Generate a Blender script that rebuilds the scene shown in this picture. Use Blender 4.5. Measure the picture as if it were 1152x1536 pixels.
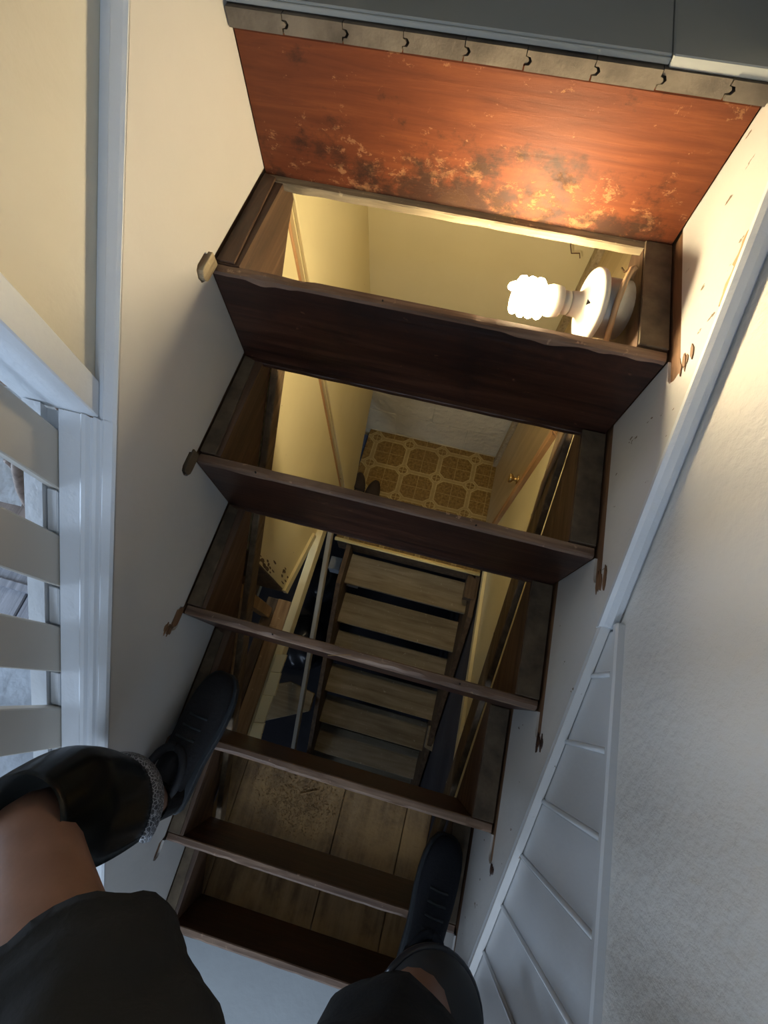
import bpy, bmesh, math, random
from mathutils import Vector, Matrix, noise
for o in list(bpy.data.objects): bpy.data.objects.remove(o)
S = bpy.context.scene; COL = S.collection
random.seed(7)
# ---------------------------------------------------------------- camera
W, H, F = 1152, 1536, 680.0
RM = ((0.9674,0.2533,0.0055),(0.2367,-0.8959,-0.3759),(-0.0904,0.3650,-0.9266))  # rows: image right, image down, forward
cd = bpy.data.cameras.new('camera'); cam = bpy.data.objects.new('camera', cd); COL.objects.link(cam)
cd.sensor_fit = 'VERTICAL'; cd.sensor_height = 24; cd.lens = 24*F/H; cd.clip_start = 0.01
r, d, f = [Vector(v).normalized() for v in RM]
cam.matrix_world = Matrix.Translation((0.452,-0.84,0.352)) @ Matrix((r, -d, -f)).transposed().to_4x4()
S.camera = cam
# ---------------------------------------------------------------- world, daylight, basement fill, exposure
S.view_settings.view_transform = 'Standard'; S.view_settings.look = 'None'; S.view_settings.gamma = 1
S.view_settings.use_curve_mapping = False; S.view_settings.exposure = 0.0
w = bpy.data.worlds.new('World'); S.world = w; w.use_nodes = True
w.node_tree.nodes['Background'].inputs[0].default_value = (0.55,0.68,1,1)
w.node_tree.nodes['Background'].inputs[1].default_value = 0.6
def area(name, loc, look, sx, sy, power, col):
    l = bpy.data.lights.new(name, 'AREA'); l.shape = 'RECTANGLE'; l.size = sx; l.size_y = sy; l.energy = power; l.color = col
    o = bpy.data.objects.new(name, l); COL.objects.link(o); o.location = loc
    o.rotation_euler = (Vector(look)-Vector(loc)).to_track_quat('-Z','Y').to_euler(); return o
area('daylight_left_room', (-2.75,-1.5,-0.3), (0,-1.4,-0.5), 1.3, 1.3, 82, (0.62,0.78,1))
area('daylight_lower_hall', (0.3,-3.75,0.0), (0.4,-1.0,-0.6), 1.4, 1.2, 64, (0.66,0.8,1))
area('basement_fill', (-1.3,-3.3,-1.85), (.3,-.9,-2.8), .7, .4, 7, (0.62,0.76,1))  # unseen cool fill lamp, added to brighten the basement treads
area('daylight_upper_hall', (-0.9,2.3,1.5), (0.3,0,0), 1.0, 1.0, 50, (0.95,0.97,1))
BULB_POWER = 275.0
# ---------------------------------------------------------------- constants of the stair
R_, G_, SW = 0.21, 0.263, 0.76
ZG = -1.47           # ground floor
ZT = -1.96           # tiled landing
ZB = -3.45           # basement floor
# ---------------------------------------------------------------- materials
class N:
    def __init__(s, name):
        s.m = bpy.data.materials.new(name); s.m.use_nodes = True; s.t = s.m.node_tree
        s.b = s.t.nodes['Principled BSDF']; s.tc = s.t.nodes.new('ShaderNodeTexCoord').outputs['Object']
    def n(s, typ, ins=None, **kw):
        k = s.t.nodes.new(typ)
        for a, v in kw.items(): setattr(k, a, v)
        for i, v in (ins or {}).items():
            if isinstance(v, bpy.types.NodeSocket): s.t.links.new(v, k.inputs[i])
            else: k.inputs[i].default_value = v
        return k
    def math(s, op, a, b=0.0, clamp=False):
        k = s.n('ShaderNodeMath', {0:a, 1:b}, operation=op); k.use_clamp = clamp; return k.outputs[0]
    def map(s, scale, loc=(0,0,0), rot=(0,0,0)):
        return s.n('ShaderNodeMapping', {0:s.tc, 1:loc, 2:rot, 3:scale}).outputs[0]
    def noise(s, vec, sc, det=5, rough=.55, dist=0):
        return s.n('ShaderNodeTexNoise', {'Vector':vec,'Scale':sc,'Detail':det,'Roughness':rough,'Distortion':dist}).outputs[0]
    def ramp(s, fac, stops):
        k = s.n('ShaderNodeValToRGB', {0:fac}); e = k.color_ramp.elements
        while len(e) < len(stops): e.new(.5)
        for i, (p, c) in enumerate(stops):
            e[i].position = p; e[i].color = (*c, 1) if len(c) == 3 else c
        return k.outputs[0]
    def mix(s, fac, a, b, blend='MIX'):
        k = s.n('ShaderNodeMix', data_type='RGBA', blend_type=blend)
        for i, v in ((0,fac),(6,a),(7,b)):
            if isinstance(v, bpy.types.NodeSocket): s.t.links.new(v, k.inputs[i])
            else: k.inputs[i].default_value = v if i == 0 else (*v, 1)
        return k.outputs[2]
    def out(s, col, rough=.5, bump=None, bs=.3, bd=.004, **kw):
        def st(k, v):
            if isinstance(v, bpy.types.NodeSocket): s.t.links.new(v, s.b.inputs[k])
            else: s.b.inputs[k].default_value = (*v, 1) if isinstance(v, tuple) and len(v) == 3 else v
        st('Base Color', col); st('Roughness', rough)
        for k, v in kw.items(): st(k.replace('_', ' '), v)
        if bump is not None: st('Normal', s.n('ShaderNodeBump', {'Height':bump,'Strength':bs,'Distance':bd}).outputs[0])
        return s.m
def wood(name, dark, mid, light, axis='x', rough=.5, sc=1.0, gl=0.12, bump=.3):
    n = N(name); a = {'x':(1.2,16,16),'y':(16,1.2,16),'z':(16,16,1.2)}[axis]
    v = n.map(tuple(q*sc for q in a)); g = n.noise(v, 3, 7, .62, .6)
    big = n.noise(n.tc, 5, 4)
    c = n.ramp(n.math('ADD', n.math('MULTIPLY', g, .75), n.math('MULTIPLY', big, .25)), [(.33,dark),(.5,mid),(.7,light)])
    sp = n.ramp(n.noise(n.tc, 60, 3), [(.66,(0,0,0)),(.72,(1,1,1))])
    c = n.mix(n.math('MULTIPLY', sp, gl), c, tuple(min(1,q*2.2) for q in light))
    rr = n.math('ADD', n.math('MULTIPLY', big, .3), rough-.15)
    return n.out(c, rr, g, bump)
def paint(name, col, dark=None, rough=.45, bsc=40, bs=.2, bd=.003, speck=0.0, big=2.2):
    n = N(name); dark = dark or tuple(q*.86 for q in col)
    c = n.mix(n.ramp(n.noise(n.tc, big, 5), [(.35,(0,0,0)),(.68,(1,1,1))]), dark, col)
    if speck:
        s_ = n.ramp(n.noise(n.map((1,1,.5)), 42, 4, .6), [(.735-speck,(0,0,0)),(.75-speck,(1,1,1))])
        c = n.mix(s_, c, (.13,.085,.04))
    bp = n.math('ADD', n.noise(n.tc, bsc, 4), n.math('MULTIPLY', n.noise(n.tc, 6, 3), 2.0))
    return n.out(c, rough, bp, bs, bd)
M = {}
M['skirt_paint'] = paint('skirt_paint', (.66,.655,.635), (.60,.595,.58), .34, 30, .25, speck=.0)
M['skirt_worn'] = paint('skirt_worn_paint', (.66,.655,.635), (.60,.595,.58), .34, 30, .25, speck=.055)
M['trim_paint'] = paint('trim_paint', (.68,.72,.76), (.62,.66,.71), .4, 60, .5)
M['plaster_left'] = paint('plaster_left', (.66,.635,.54), (.59,.56,.47), .6, 22, .5, .004, speck=.0)
M['plaster_right'] = paint('plaster_right', (.57,.555,.52), (.545,.53,.495), .55, 85, .42, .005)
M['plank_paint'] = paint('plank_paint', (.56,.53,.47), None, .45, 14, .12)
M['wainscot'] = paint('wainscot_paint', (.58,.60,.61), (.53,.55,.57), .35, 25, .3)
M['cream'] = paint('cream_paint', (.78,.70,.42), (.70,.62,.36), .5, 12, .25, speck=.012)
M['cream_far'] = paint('cream_far_paint', (.86,.79,.52), (.80,.73,.47), .5, 8, .2)
M['grey_floor'] = paint('grey_floor_paint', (.34,.36,.35), (.29,.31,.30), .38, 14, .15)
M['block_paint'] = paint('block_paint', (.74,.67,.47), (.52,.47,.34), .8, 34, 1.0, .012)
M['lower_white'] = paint('lower_white', (.33,.36,.38), None, .5)
M['hall_wall'] = paint('hall_wall', (.55,.55,.55), None, .7)
M['dark_wood'] = wood('dark_wood', (.022,.011,.007), (.05,.022,.013), (.10,.05,.028), 'x', .42, 1, .15)
M['carriage'] = wood('carriage_wood', (.035,.018,.010), (.085,.045,.024), (.16,.095,.055), 'y', .65, 1, .1)
M['dusty'] = paint('dusty_wood', (.135,.098,.058), (.065,.045,.027), .85, 60, .5, .002, 0, 26)
M['lower_member'] = wood('lower_member', (.05,.032,.017), (.12,.08,.042), (.22,.15,.085), 'y', .7, 1, .2)
M['ledge'] = wood('ledge_wood', (.10,.075,.045), (.25,.20,.125), (.42,.34,.22), 'x', .75, 1.5, .3)
M['worn_edge'] = wood('worn_edge', (.06,.032,.02), (.16,.095,.06), (.36,.24,.16), 'x', .6, .8, .3)
M['end_grain'] = paint('end_grain', (.155,.13,.10), (.065,.052,.04), .85, 120, .5, .002, 0, 14)
M['raw_wood'] = wood('raw_wood', (.30,.15,.06), (.46,.26,.12), (.60,.38,.20), 'z', .7, 1)
M['brown_groove'] = wood('groove_wood', (.09,.045,.022), (.19,.10,.05), (.33,.19,.10), 'y', .6, 1)
M['beige_wood'] = wood('beige_wood', (.20,.15,.09), (.36,.29,.18), (.50,.42,.28), 'y', .7, 2)
M['plywood'] = wood('plywood', (.13,.085,.042), (.22,.15,.075), (.33,.24,.13), 'y', .75, .7, .35)
M['joist'] = wood('joist_wood', (.20,.11,.045), (.34,.20,.085), (.48,.31,.15), 'y', .7, 1, .3)
M['old_stud'] = wood('old_stud', (.07,.045,.025), (.14,.09,.05), (.24,.16,.09), 'y', .75, 1)
M['tread_wood'] = wood('tread_wood', (.25,.20,.125), (.40,.335,.22), (.58,.50,.36), 'x', .7, .6, .35)
M['rail_paint'] = paint('rail_paint', (.55,.51,.40), (.45,.41,.31), .5, 40, .4)
M['door_wood'] = wood('door_wood', (.38,.28,.14), (.48,.37,.20), (.58,.46,.28), 'z', .45, .5, .05)
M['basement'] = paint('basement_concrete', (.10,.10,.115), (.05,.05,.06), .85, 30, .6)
M['brass'] = N('brass').out((.55,.38,.16), .3, Metallic=.9)
M['gold_strip'] = N('gold_strip').out((.80,.66,.30), .35, Metallic=.55)
M['porcelain'] = N('porcelain').out((.50,.49,.44), .35)
M['steel'] = paint('steel_box', (.40,.40,.38), (.25,.25,.23), .45, 60, .3)
M['steel'].node_tree.nodes['Principled BSDF'].inputs['Metallic'].default_value = .6
M['cable'] = N('cable').out((.12,.06,.03), .5)
M['cable_tan'] = N('cable_tan').out((.33,.21,.11), .5)
M['dark_gap'] = N('dark_gap').out((.012,.010,.009), .9)
M['blue_plastic'] = N('blue_plastic').out((.07,.11,.24), .5)
M['black_plastic'] = N('black_bag_plastic').out((.02,.023,.03), .3)
M['slipper'] = N('slipper').out((.045,.032,.028), .85)
M['slipper_in'] = N('slipper_in').out((.10,.075,.06), .9)
M['shaving'] = N('shaving').out((.27,.165,.07), .85)
M['grey_wood'] = wood('grey_wood', (.09,.095,.12), (.16,.17,.20), (.26,.27,.31), 'y', .6, 1)
M['chair_wood'] = wood('chair_wood', (.10,.07,.06), (.19,.145,.12), (.28,.22,.19), 'y', .5, 1)
M['cloth_white'] = paint('cloth_white', (.62,.66,.70), (.45,.49,.54), .85, 9, .8, .02)
def riser_front():
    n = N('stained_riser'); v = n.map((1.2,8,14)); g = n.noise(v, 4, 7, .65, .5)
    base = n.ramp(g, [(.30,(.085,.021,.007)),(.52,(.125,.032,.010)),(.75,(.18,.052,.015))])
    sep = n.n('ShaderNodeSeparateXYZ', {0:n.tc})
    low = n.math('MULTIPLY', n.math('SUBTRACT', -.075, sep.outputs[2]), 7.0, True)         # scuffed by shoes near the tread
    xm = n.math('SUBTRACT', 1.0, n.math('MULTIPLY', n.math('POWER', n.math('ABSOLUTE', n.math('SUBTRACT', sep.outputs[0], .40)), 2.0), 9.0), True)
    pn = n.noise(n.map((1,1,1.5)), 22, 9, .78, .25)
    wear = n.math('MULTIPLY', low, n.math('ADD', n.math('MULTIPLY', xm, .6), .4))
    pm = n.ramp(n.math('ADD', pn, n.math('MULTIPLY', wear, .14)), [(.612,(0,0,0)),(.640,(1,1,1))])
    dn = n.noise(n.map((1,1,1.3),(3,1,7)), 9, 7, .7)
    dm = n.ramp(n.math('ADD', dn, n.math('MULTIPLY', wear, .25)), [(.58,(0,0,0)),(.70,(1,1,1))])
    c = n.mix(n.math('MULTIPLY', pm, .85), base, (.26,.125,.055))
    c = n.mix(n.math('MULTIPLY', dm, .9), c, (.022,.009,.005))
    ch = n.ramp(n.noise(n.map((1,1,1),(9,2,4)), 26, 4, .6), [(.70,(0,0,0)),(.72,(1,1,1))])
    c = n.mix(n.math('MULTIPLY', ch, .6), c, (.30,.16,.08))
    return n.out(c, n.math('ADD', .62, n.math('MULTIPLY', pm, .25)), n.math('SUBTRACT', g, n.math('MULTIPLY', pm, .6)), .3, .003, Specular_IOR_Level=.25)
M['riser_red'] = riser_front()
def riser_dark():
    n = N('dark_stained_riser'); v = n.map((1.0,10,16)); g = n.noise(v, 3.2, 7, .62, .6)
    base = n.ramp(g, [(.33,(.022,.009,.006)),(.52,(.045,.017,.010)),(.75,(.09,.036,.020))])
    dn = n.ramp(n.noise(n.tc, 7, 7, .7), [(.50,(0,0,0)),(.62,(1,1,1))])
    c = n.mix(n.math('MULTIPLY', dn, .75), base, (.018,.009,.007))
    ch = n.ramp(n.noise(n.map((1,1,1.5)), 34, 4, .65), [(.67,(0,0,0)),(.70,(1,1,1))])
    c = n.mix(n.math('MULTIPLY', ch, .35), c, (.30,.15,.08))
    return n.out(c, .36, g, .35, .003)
M['riser_dark'] = riser_dark()
def vinyl():
    n = N('patterned_sheet_vinyl'); px, py, ox, oy, th = .196, .172, .167, .262, .02
    sp = n.n('ShaderNodeSeparateXYZ', {0:n.map((1/px,1/py,1), (-ox/px,-oy/py,0))}).outputs
    def cell(s): return n.math('ABSOLUTE', n.math('SUBTRACT', n.math('FRACT', n.math('ADD', s, 100.5)), .5))
    u, v = cell(sp[0]), cell(sp[1])
    m1 = n.math('MAXIMUM', u, v); m2 = n.math('MULTIPLY', n.math('ADD', u, v), .7071)
    u2, v2 = n.math('SUBTRACT', .5, u), n.math('SUBTRACT', .5, v)
    s = n.math('MAXIMUM', n.math('MAXIMUM', u2, v2), n.math('MULTIPLY', n.math('ADD', u2, v2), .7071))
    def lt(a, b): return n.math('LESS_THAN', a, b)
    def mul(a, b): return n.math('MULTIPLY', a, b)
    def mx(a, b): return n.math('MAXIMUM', a, b)
    big = mul(lt(m1, .43), lt(m2, .50))
    small = lt(s, .115)
    band = n.math('SUBTRACT', 1.0, mx(mul(lt(m1, .465), lt(m2, .535)), lt(s, .150)))      # mid line of the light bands
    cross = mx(mul(lt(u, .008), big), mul(lt(v, .008), big))
    cross = mx(cross, mul(mx(lt(u2, .012), lt(v2, .012)), small))
    sub = mul(big, mx(lt(n.math('ABSOLUTE', n.math('SUBTRACT', u, .21)), .006), lt(n.math('ABSOLUTE', n.math('SUBTRACT', v, .21)), .006)))
    fill = mx(big, small)
    mott = n.noise(n.tc, 75, 5, .7)
    cf = n.ramp(mott, [(.36,(.14,.075,.014)),(.55,(.27,.165,.04)),(.72,(.42,.28,.09))])
    cl = n.ramp(n.noise(n.tc, 60, 3), [(.3,(.44,.33,.13)),(.7,(.56,.44,.20))])
    c = n.mix(fill, cl, cf); c = n.mix(mul(band, .45), c, (.27,.17,.05))
    c = n.mix(mul(cross, .75), c, (.50,.38,.15)); c = n.mix(mul(sub, .3), c, (.45,.33,.13))
    edge = n.noise(n.tc, 4, 4)
    c = n.mix(n.ramp(edge, [(.42,(.25,.25,.25)),(.6,(0,0,0))]), c, (.16,.10,.04))
    return n.out(c, .45, fill, .15, .001)
M['vinyl'] = vinyl()
def debris_ply():
    n = N('dusty_subfloor'); v = n.map((12,1.2,12)); g = n.noise(v, 3, 6, .6, .4)
    base = n.ramp(g, [(.33,(.12,.070,.030)),(.5,(.21,.130,.058)),(.72,(.32,.21,.10))])
    d = n.ramp(n.noise(n.tc, 6, 6, .65), [(.45,(0,0,0)),(.62,(1,1,1))])
    c = n.mix(n.math('MULTIPLY', d, .6), base, (.42,.26,.10))
    return n.out(c, .8, n.noise(n.tc, 90, 3), .4)
M['subfloor'] = debris_ply()
M['denim_black'] = paint('black_cotton', (.0065,.0075,.008), (.004,.005,.006), .9, 160, .3)
M['shoe_black'] = paint('shoe_black', (.007,.008,.012), (.004,.005,.008), .75, 120, .4)
M['shoe_navy'] = paint('shoe_navy', (.006,.009,.018), (.004,.006,.012), .8, 120, .4)
M['sole'] = N('sole').out((.020,.026,.032), .7)
M['pad_shell'] = paint('pad_shell', (.018,.022,.020), (.010,.012,.011), .22, 20, .15)
M['pad_grey'] = N('pad_grey').out((.085,.09,.095), .55)
def trim_mat():
    n = N('patterned_trim'); p = n.n('ShaderNodeTexVoronoi', {'Vector':n.tc,'Scale':170.0}, feature='DISTANCE_TO_EDGE').outputs[0]
    c = n.ramp(p, [(.03,(.42,.44,.48)),(.10,(.06,.065,.075))]); return n.out(c, .4, p, .4)
M['trim'] = trim_mat()
def skin():
    n = N('skin'); c = n.ramp(n.noise(n.tc, 20, 5), [(.3,(.22,.115,.075)),(.7,(.30,.165,.11))])
    # faded greyish geometric tattoo band just above the knee
    sep = n.n('ShaderNodeSeparateXYZ', {0:n.map((1,1,1),(0,0,0))}).outputs
    t = n.n('ShaderNodeTexChecker', {'Vector':n.map((24,24,24),(.3,.1,.2),(0,.5,.7)),'Scale':1.0}).outputs[1]
    msk = n.math('MULTIPLY', n.math('MULTIPLY', n.math('LESS_THAN', sep[1], -1.135), n.math('GREATER_THAN', sep[2], -.42)), t)
    c = n.mix(n.math('MULTIPLY', msk, .6), c, (.07,.065,.06))
    return n.out(c, .5, n.noise(n.tc, 160, 3), .2, .001, Subsurface_Weight=.05)
M['skin'] = skin()
def glow():
    n = N('lit_bulb_glass'); return n.out((1,1,1), .4, Emission_Color=(1.0,.79,.47), Emission_Strength=BULB_POWER)
M['glow'] = glow()
# ---------------------------------------------------------------- builders
def tag(o, label=None, cat=None, group=None, kind=None):
    if label: o['label'] = label
    if cat: o['category'] = cat
    if group: o['group'] = group
    if kind: o['kind'] = kind
    return o
def empty(name, loc, label, cat, group=None):
    o = bpy.data.objects.new(name, None); o.empty_display_size = .05; COL.objects.link(o); o.location = loc
    return tag(o, label, cat, group)
def root_loc(p):
    v = Vector((0,0,0))
    while p: v += p.location; p = p.parent
    return v
def link(name, me, parent=None):
    o = bpy.data.objects.new(name, me); COL.objects.link(o)
    if parent:
        o.parent = parent
        if parent.type == 'EMPTY': o.matrix_parent_inverse = Matrix.Translation(-parent.location)
    return o
def fin(name, bm, mats, parent=None, smooth=False, bevel=0, seg=1):
    bmesh.ops.recalc_face_normals(bm, faces=bm.faces)
    if bevel:
        es = [e for e in bm.edges if len(e.link_faces) == 2 and e.calc_face_angle(0) > .6]
        bmesh.ops.bevel(bm, geom=es, offset=bevel, segments=seg, affect='EDGES', profile=.6, clamp_overlap=True)
    me = bpy.data.meshes.new(name); bm.to_mesh(me); bm.free()
    for m in (mats if isinstance(mats, (list, tuple)) else [mats]): me.materials.append(m)
    if smooth:
        for p in me.polygons: p.use_smooth = True
    return link(name, me, parent)
def bx(bm, x0,x1,y0,y1,z0,z1, mi=0):
    vs = [bm.verts.new(p) for p in ((x0,y0,z0),(x1,y0,z0),(x1,y1,z0),(x0,y1,z0),(x0,y0,z1),(x1,y0,z1),(x1,y1,z1),(x0,y1,z1))]
    for f in ((3,2,1,0),(4,5,6,7),(0,1,5,4),(1,2,6,5),(2,3,7,6),(3,0,4,7)):
        bm.faces.new([vs[i] for i in f]).material_index = mi
def box(name, x0,x1,y0,y1,z0,z1, mat, parent=None, bevel=.002):
    bm = bmesh.new(); bx(bm, x0,x1,y0,y1,z0,z1); return fin(name, bm, mat, parent, bevel=bevel)
def prism(bm, pts, axis, a, b):
    """pts 2-D outline swept from a to b along axis x (pts=(y,z)), y (pts=(x,z)) or z (pts=(x,y))"""
    def P(p, t): return {'x':(t,p[0],p[1]),'y':(p[0],t,p[1]),'z':(p[0],p[1],t)}[axis]
    A = [bm.verts.new(P(p,a)) for p in pts]; B = [bm.verts.new(P(p,b)) for p in pts]; n = len(pts)
    fs = [bm.faces.new(A), bm.faces.new(B)]
    for i in range(n): bm.faces.new((A[i],A[(i+1)%n],B[(i+1)%n],B[i]))
    for q in fs: q.normal_update()
    bmesh.ops.triangulate(bm, faces=fs)
def slab(name, pts, axis, a, b, mat, parent=None, bevel=0, smooth=False):
    bm = bmesh.new(); prism(bm, pts, axis, a, b); return fin(name, bm, mat, parent, bevel=bevel)
def tube(bm, pts, rad, seg=8, caps=True, mi=0, flat=None):
    pts = [Vector(p) for p in pts]; rings = []
    up = Vector((0,0,1)); n = len(pts); prev = None
    for i, p in enumerate(pts):
        t = (pts[min(i+1,n-1)]-pts[max(i-1,0)]).normalized()
        if prev is None:
            a = t.orthogonal().normalized()
        else: a = (prev - t*prev.dot(t)).normalized()
        prev = a; b = t.cross(a); rr = rad[i] if isinstance(rad, (list,tuple)) else rad
        ra, rb = rr if isinstance(rr, tuple) else (rr, rr)
        rings.append([bm.verts.new(p + a*math.cos(2*math.pi*k/seg)*ra + b*math.sin(2*math.pi*k/seg)*rb) for k in range(seg)])
    for i in range(n-1):
        for k in range(seg):
            bm.faces.new((rings[i][k],rings[i][(k+1)%seg],rings[i+1][(k+1)%seg],rings[i+1][k])).material_index = mi
    if caps:
        for r_ in (rings[0], rings[-1]): bm.faces.new(r_).material_index = mi
    return rings
def rod(name, pts, rad, mat, parent=None, seg=8, smooth=True, caps=True):
    bm = bmesh.new(); tube(bm, pts, rad, seg, caps); return fin(name, bm, mat, parent, smooth)
def beam(name, p0, p1, w, h, mat, parent=None, side=(1,0,0), bevel=.002):
    p0, p1 = Vector(p0), Vector(p1); t = (p1-p0).normalized(); s = Vector(side); s = (s-t*s.dot(t)).normalized(); u = t.cross(s)
    bm = bmesh.new(); vs = []
    for p in (p0, p1):
        for a, b in ((-1,-1),(1,-1),(1,1),(-1,1)): vs.append(bm.verts.new(p+s*a*w/2+u*b*h/2))
    for f in ((0,1,2,3),(7,6,5,4),(0,1,5,4),(1,2,6,5),(2,3,7,6),(3,0,4,7)): bm.faces.new([vs[i] for i in f])
    return fin(name, bm, mat, parent, bevel=bevel)
def struct(o): o['kind'] = 'structure'; return o
LZ = lambda y: .8*y + .274        # top line of the left skirt
RZ = lambda y: .775*y + .128      # top line of the right skirt
# ================================================================ STRUCTURE
# left plaster wall beside the upper part of the flight
wl = struct(slab('wall_left', [(-.555,LZ(-.555)-.04),(-.555,2.4),(2.5,2.4),(2.5,.0),(.05,.0),(.05,LZ(.05)-.04)], 'x', -.14, -.034, M['plaster_left']))
# white casing that closes the end of that wall
struct(slab('trim_1', [(-.59,LZ(-.59)+.004),(-.59,2.4),(-.55,2.4),(-.55,LZ(-.55)+.004)], 'x', -.146, -.026, M['trim_paint'], bevel=.002))
# right wall: plaster above the skirt, boarded wainscot low down
wr = struct(box('wall_right', .785,.90,-3.8,2.5,-1.47,2.4, M['plaster_right'], None, 0))
k = 0; g0 = -.724
ys = [-.655] + [g0-.1055*i for i in range(0,12)]
capz = lambda y: -.352
for i in range(len(ys)-1):
    y1, y0 = ys[i]-.003, ys[i+1]+.003
    lo = lambda y: RZ(y)-.01
    if capz(y0)-.012 <= lo(y1): pass
    bm = bmesh.new(); prism(bm, [(y0,max(lo(y0),-1.46)),(y1,min(lo(y1),capz(y1)-.012)),(y1,capz(y1)-.01),(y0,capz(y0)-.01)], 'x', .776, .786)
    tag(fin('panel_board', bm, M['wainscot'], wr, bevel=.0035, seg=2))
for i in range(1, len(ys)-1):      # raised bead covering each joint, worn round by paint
    y = ys[i]
    rod('panel_bead', [(.7765,y,RZ(y)-.01),(.7765,y,capz(y)-.012)], .0045, M['wainscot'], wr, 8)
# ledge on top of the wainscot and sloping cap on the skirt
struct(slab('trim_2', [(-.648,-.362),(-.648,-.348),(-2.2,-.348),(-2.2,-.362)], 'x', .772, .790, M['wainscot'], bevel=.003))
bm = bmesh.new()
sec = [(.758,-.008),(.757,.004),(.762,.011),(.772,.013),(.781,.011),(.788,.0),(.788,-.012)]
A = [bm.verts.new((x, .05, RZ(.05)+z)) for x, z in sec]; B = [bm.verts.new((x, -.655, RZ(-.655)+z)) for x, z in sec]
for i in range(len(sec)): bm.faces.new((A[i],A[(i+1)%len(sec)],B[(i+1)%len(sec)],B[i]))
bm.faces.new(A); bm.faces.new(B); struct(fin('trim_3', bm, M['trim_paint'], None, False))
bm = bmesh.new()
sec = [(.759,-.004),(.760,.003),(.766,.004),(.779,.002),(.779,-.008)]
A = [bm.verts.new((x, -.655, RZ(-.655)+z)) for x, z in sec]; B = [bm.verts.new((x, -1.95, RZ(-1.95)+z)) for x, z in sec]
for i in range(len(sec)): bm.faces.new((A[i],A[(i+1)%len(sec)],B[(i+1)%len(sec)],B[i]))
bm.faces.new(A); bm.faces.new(B); struct(fin('trim_4', bm, M['wainscot'], None, False))
# upper floor: tongue-and-groove boards on end, grey painted layer on top
fu = struct(box('floor', -.14,.785,.04,2.5,-.10,-.002, M['old_stud'], None, 0))
x0 = -.010; random.seed(3)
seams = [-.03,.087,.177,.265,.352,.437,.529,.616,.704,.79]
for i in range(9):
    a, b = seams[i]+.0006, seams[i+1]-.0006
    if i == 0: a = .002
    zt, zb = .0225, .0005
    last = i == 8
    if last: b = .759
    pr = [(a,zb),(b-.0012,zb)]
    pr += [] if last else [(b-.0012,.0075),(b+.0035,.0085),(b+.0055,.0115),(b+.0035,.0145),(b,.0155)]
    pr += [(b,zt),(a,zt)]
    pr += [] if i == 0 else [(a,.0165),(a+.0055,.0160),(a+.0085,.0115),(a+.0055,.0070),(a,.0065)]
    yo = random.uniform(-.0015,.0015)
    slab('floor_board', pr, 'y', -.013+yo, 2.4, M['end_grain'], fu)
slab('painted_layer', [(.0,.0232),(.620,.0232),(.620,.034),(.0,.034)], 'y', -.002, 2.4, M['grey_floor'], fu, bevel=.0015)
slab('painted_layer', [(.6205,.0232),(.757,.0232),(.757,.037),(.6205,.037)], 'y', -.010, 2.4, M['grey_floor'], fu, bevel=.0015)
o = box('painted_lip', .0,.6200,-.0065,-.0025,.0245,.0315, M['grey_floor'], fu, .001)
# ground floor outside the shaft
struct(box('floor', -3,-.14,-3.8,2.5,ZG-.06,ZG, M['lower_white'], None, 0))
struct(box('floor', -.14,.785,-3.8,-1.60,ZG-.06,ZG, M['lower_white'], None, 0))
# subfloor boards lying below the lowest steps
sub = struct(box('floor', -.02,.72,-1.598,-1.13,ZG-.05,ZG-.021, M['old_stud'], None, 0))
for a, b in ((-.018,.048),(.05,.408),(.411,.628),(.631,.715)):
    box('floor_board', a, b, -1.598, -1.125+random.uniform(-.004,.004), ZG-.02, ZG, M['subfloor'], sub, .0015)
# hall shell
struct(box('wall_back', -3,.785,-3.9,-3.8,ZG,2.4, M['hall_wall'], None, 0))
struct(box('wall_front', -3,.785,2.5,2.6,ZG,2.4, M['hall_wall'], None, 0))
struct(box('wall_left', -3.1,-3,-3.8,2.5,ZG,2.4, M['hall_wall'], None, 0))
struct(box('ceiling', -3,.785,-3.8,2.5,2.4,2.5, M['hall_wall'], None, 0))
# ---- shaft below the flight: tiled landing, walls, basement
lf = struct(box('floor', .015,.80,-.135,.565,ZT-.04,ZT, M['vinyl'], None, 0))
box('edge_strip', .01,.80,-.152,-.133,ZT-.008,ZT+.004, M['gold_strip'], lf, .002)
box('edge_strip', .01,.80,-.146,-.141,ZT+.004,ZT+.008, M['gold_strip'], lf, .001)
box('fascia', .01,.80,-.133,-.115,ZT-.20,ZT-.04, M['old_stud'], lf, .001)
fw = struct(box('wall_front', -.62,.80,.565,.62,-1.30,-.10, M['cream_far'], None, 0))
bw = struct(box('wall_front', -.9,.80,.583,.66,ZB,-1.30, M['basement'], None, 0))
for r_i in range(6):
    z0 = ZT+.005+.2*(r_i-3) + .0
    if z0+.19 > -1.29: continue
    off = .2 if r_i % 2 else 0
    for c_i in range(-2, 3):
        a = -.03+off+.4*c_i; b = a+.3965
        a, b = max(a,-.6), min(b,.80)
        if b-a < .03: continue
        bm = bmesh.new(); bx(bm, a,b,.567+random.uniform(-.002,.002),.60,z0,z0+.1965)
        fin('block', bm, M['block_paint'], bw, bevel=.003, seg=2)
box('mortar', -.6,.80,.572,.60,ZT+.0,-1.30, M['block_paint'], bw, 0)
# left panel wall under the stair
T = -.262
lw = struct(slab('wall_left', [(-.595,.8*-.595+T),(-.02,.8*-.02+T),(-.02,-.30),(-.02,-1.70),(-.22,-1.47),(-.33,-1.385),(-.595,-1.235)], 'x', .0,.036, M['cream']))
struct(slab('wall_left', [(.012,-.10),(.565,-.10),(.565,-1.60),(.46,-1.67),(.13,-1.94),(.012,-1.86)], 'x', .0,.036, M['cream']))
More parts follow.
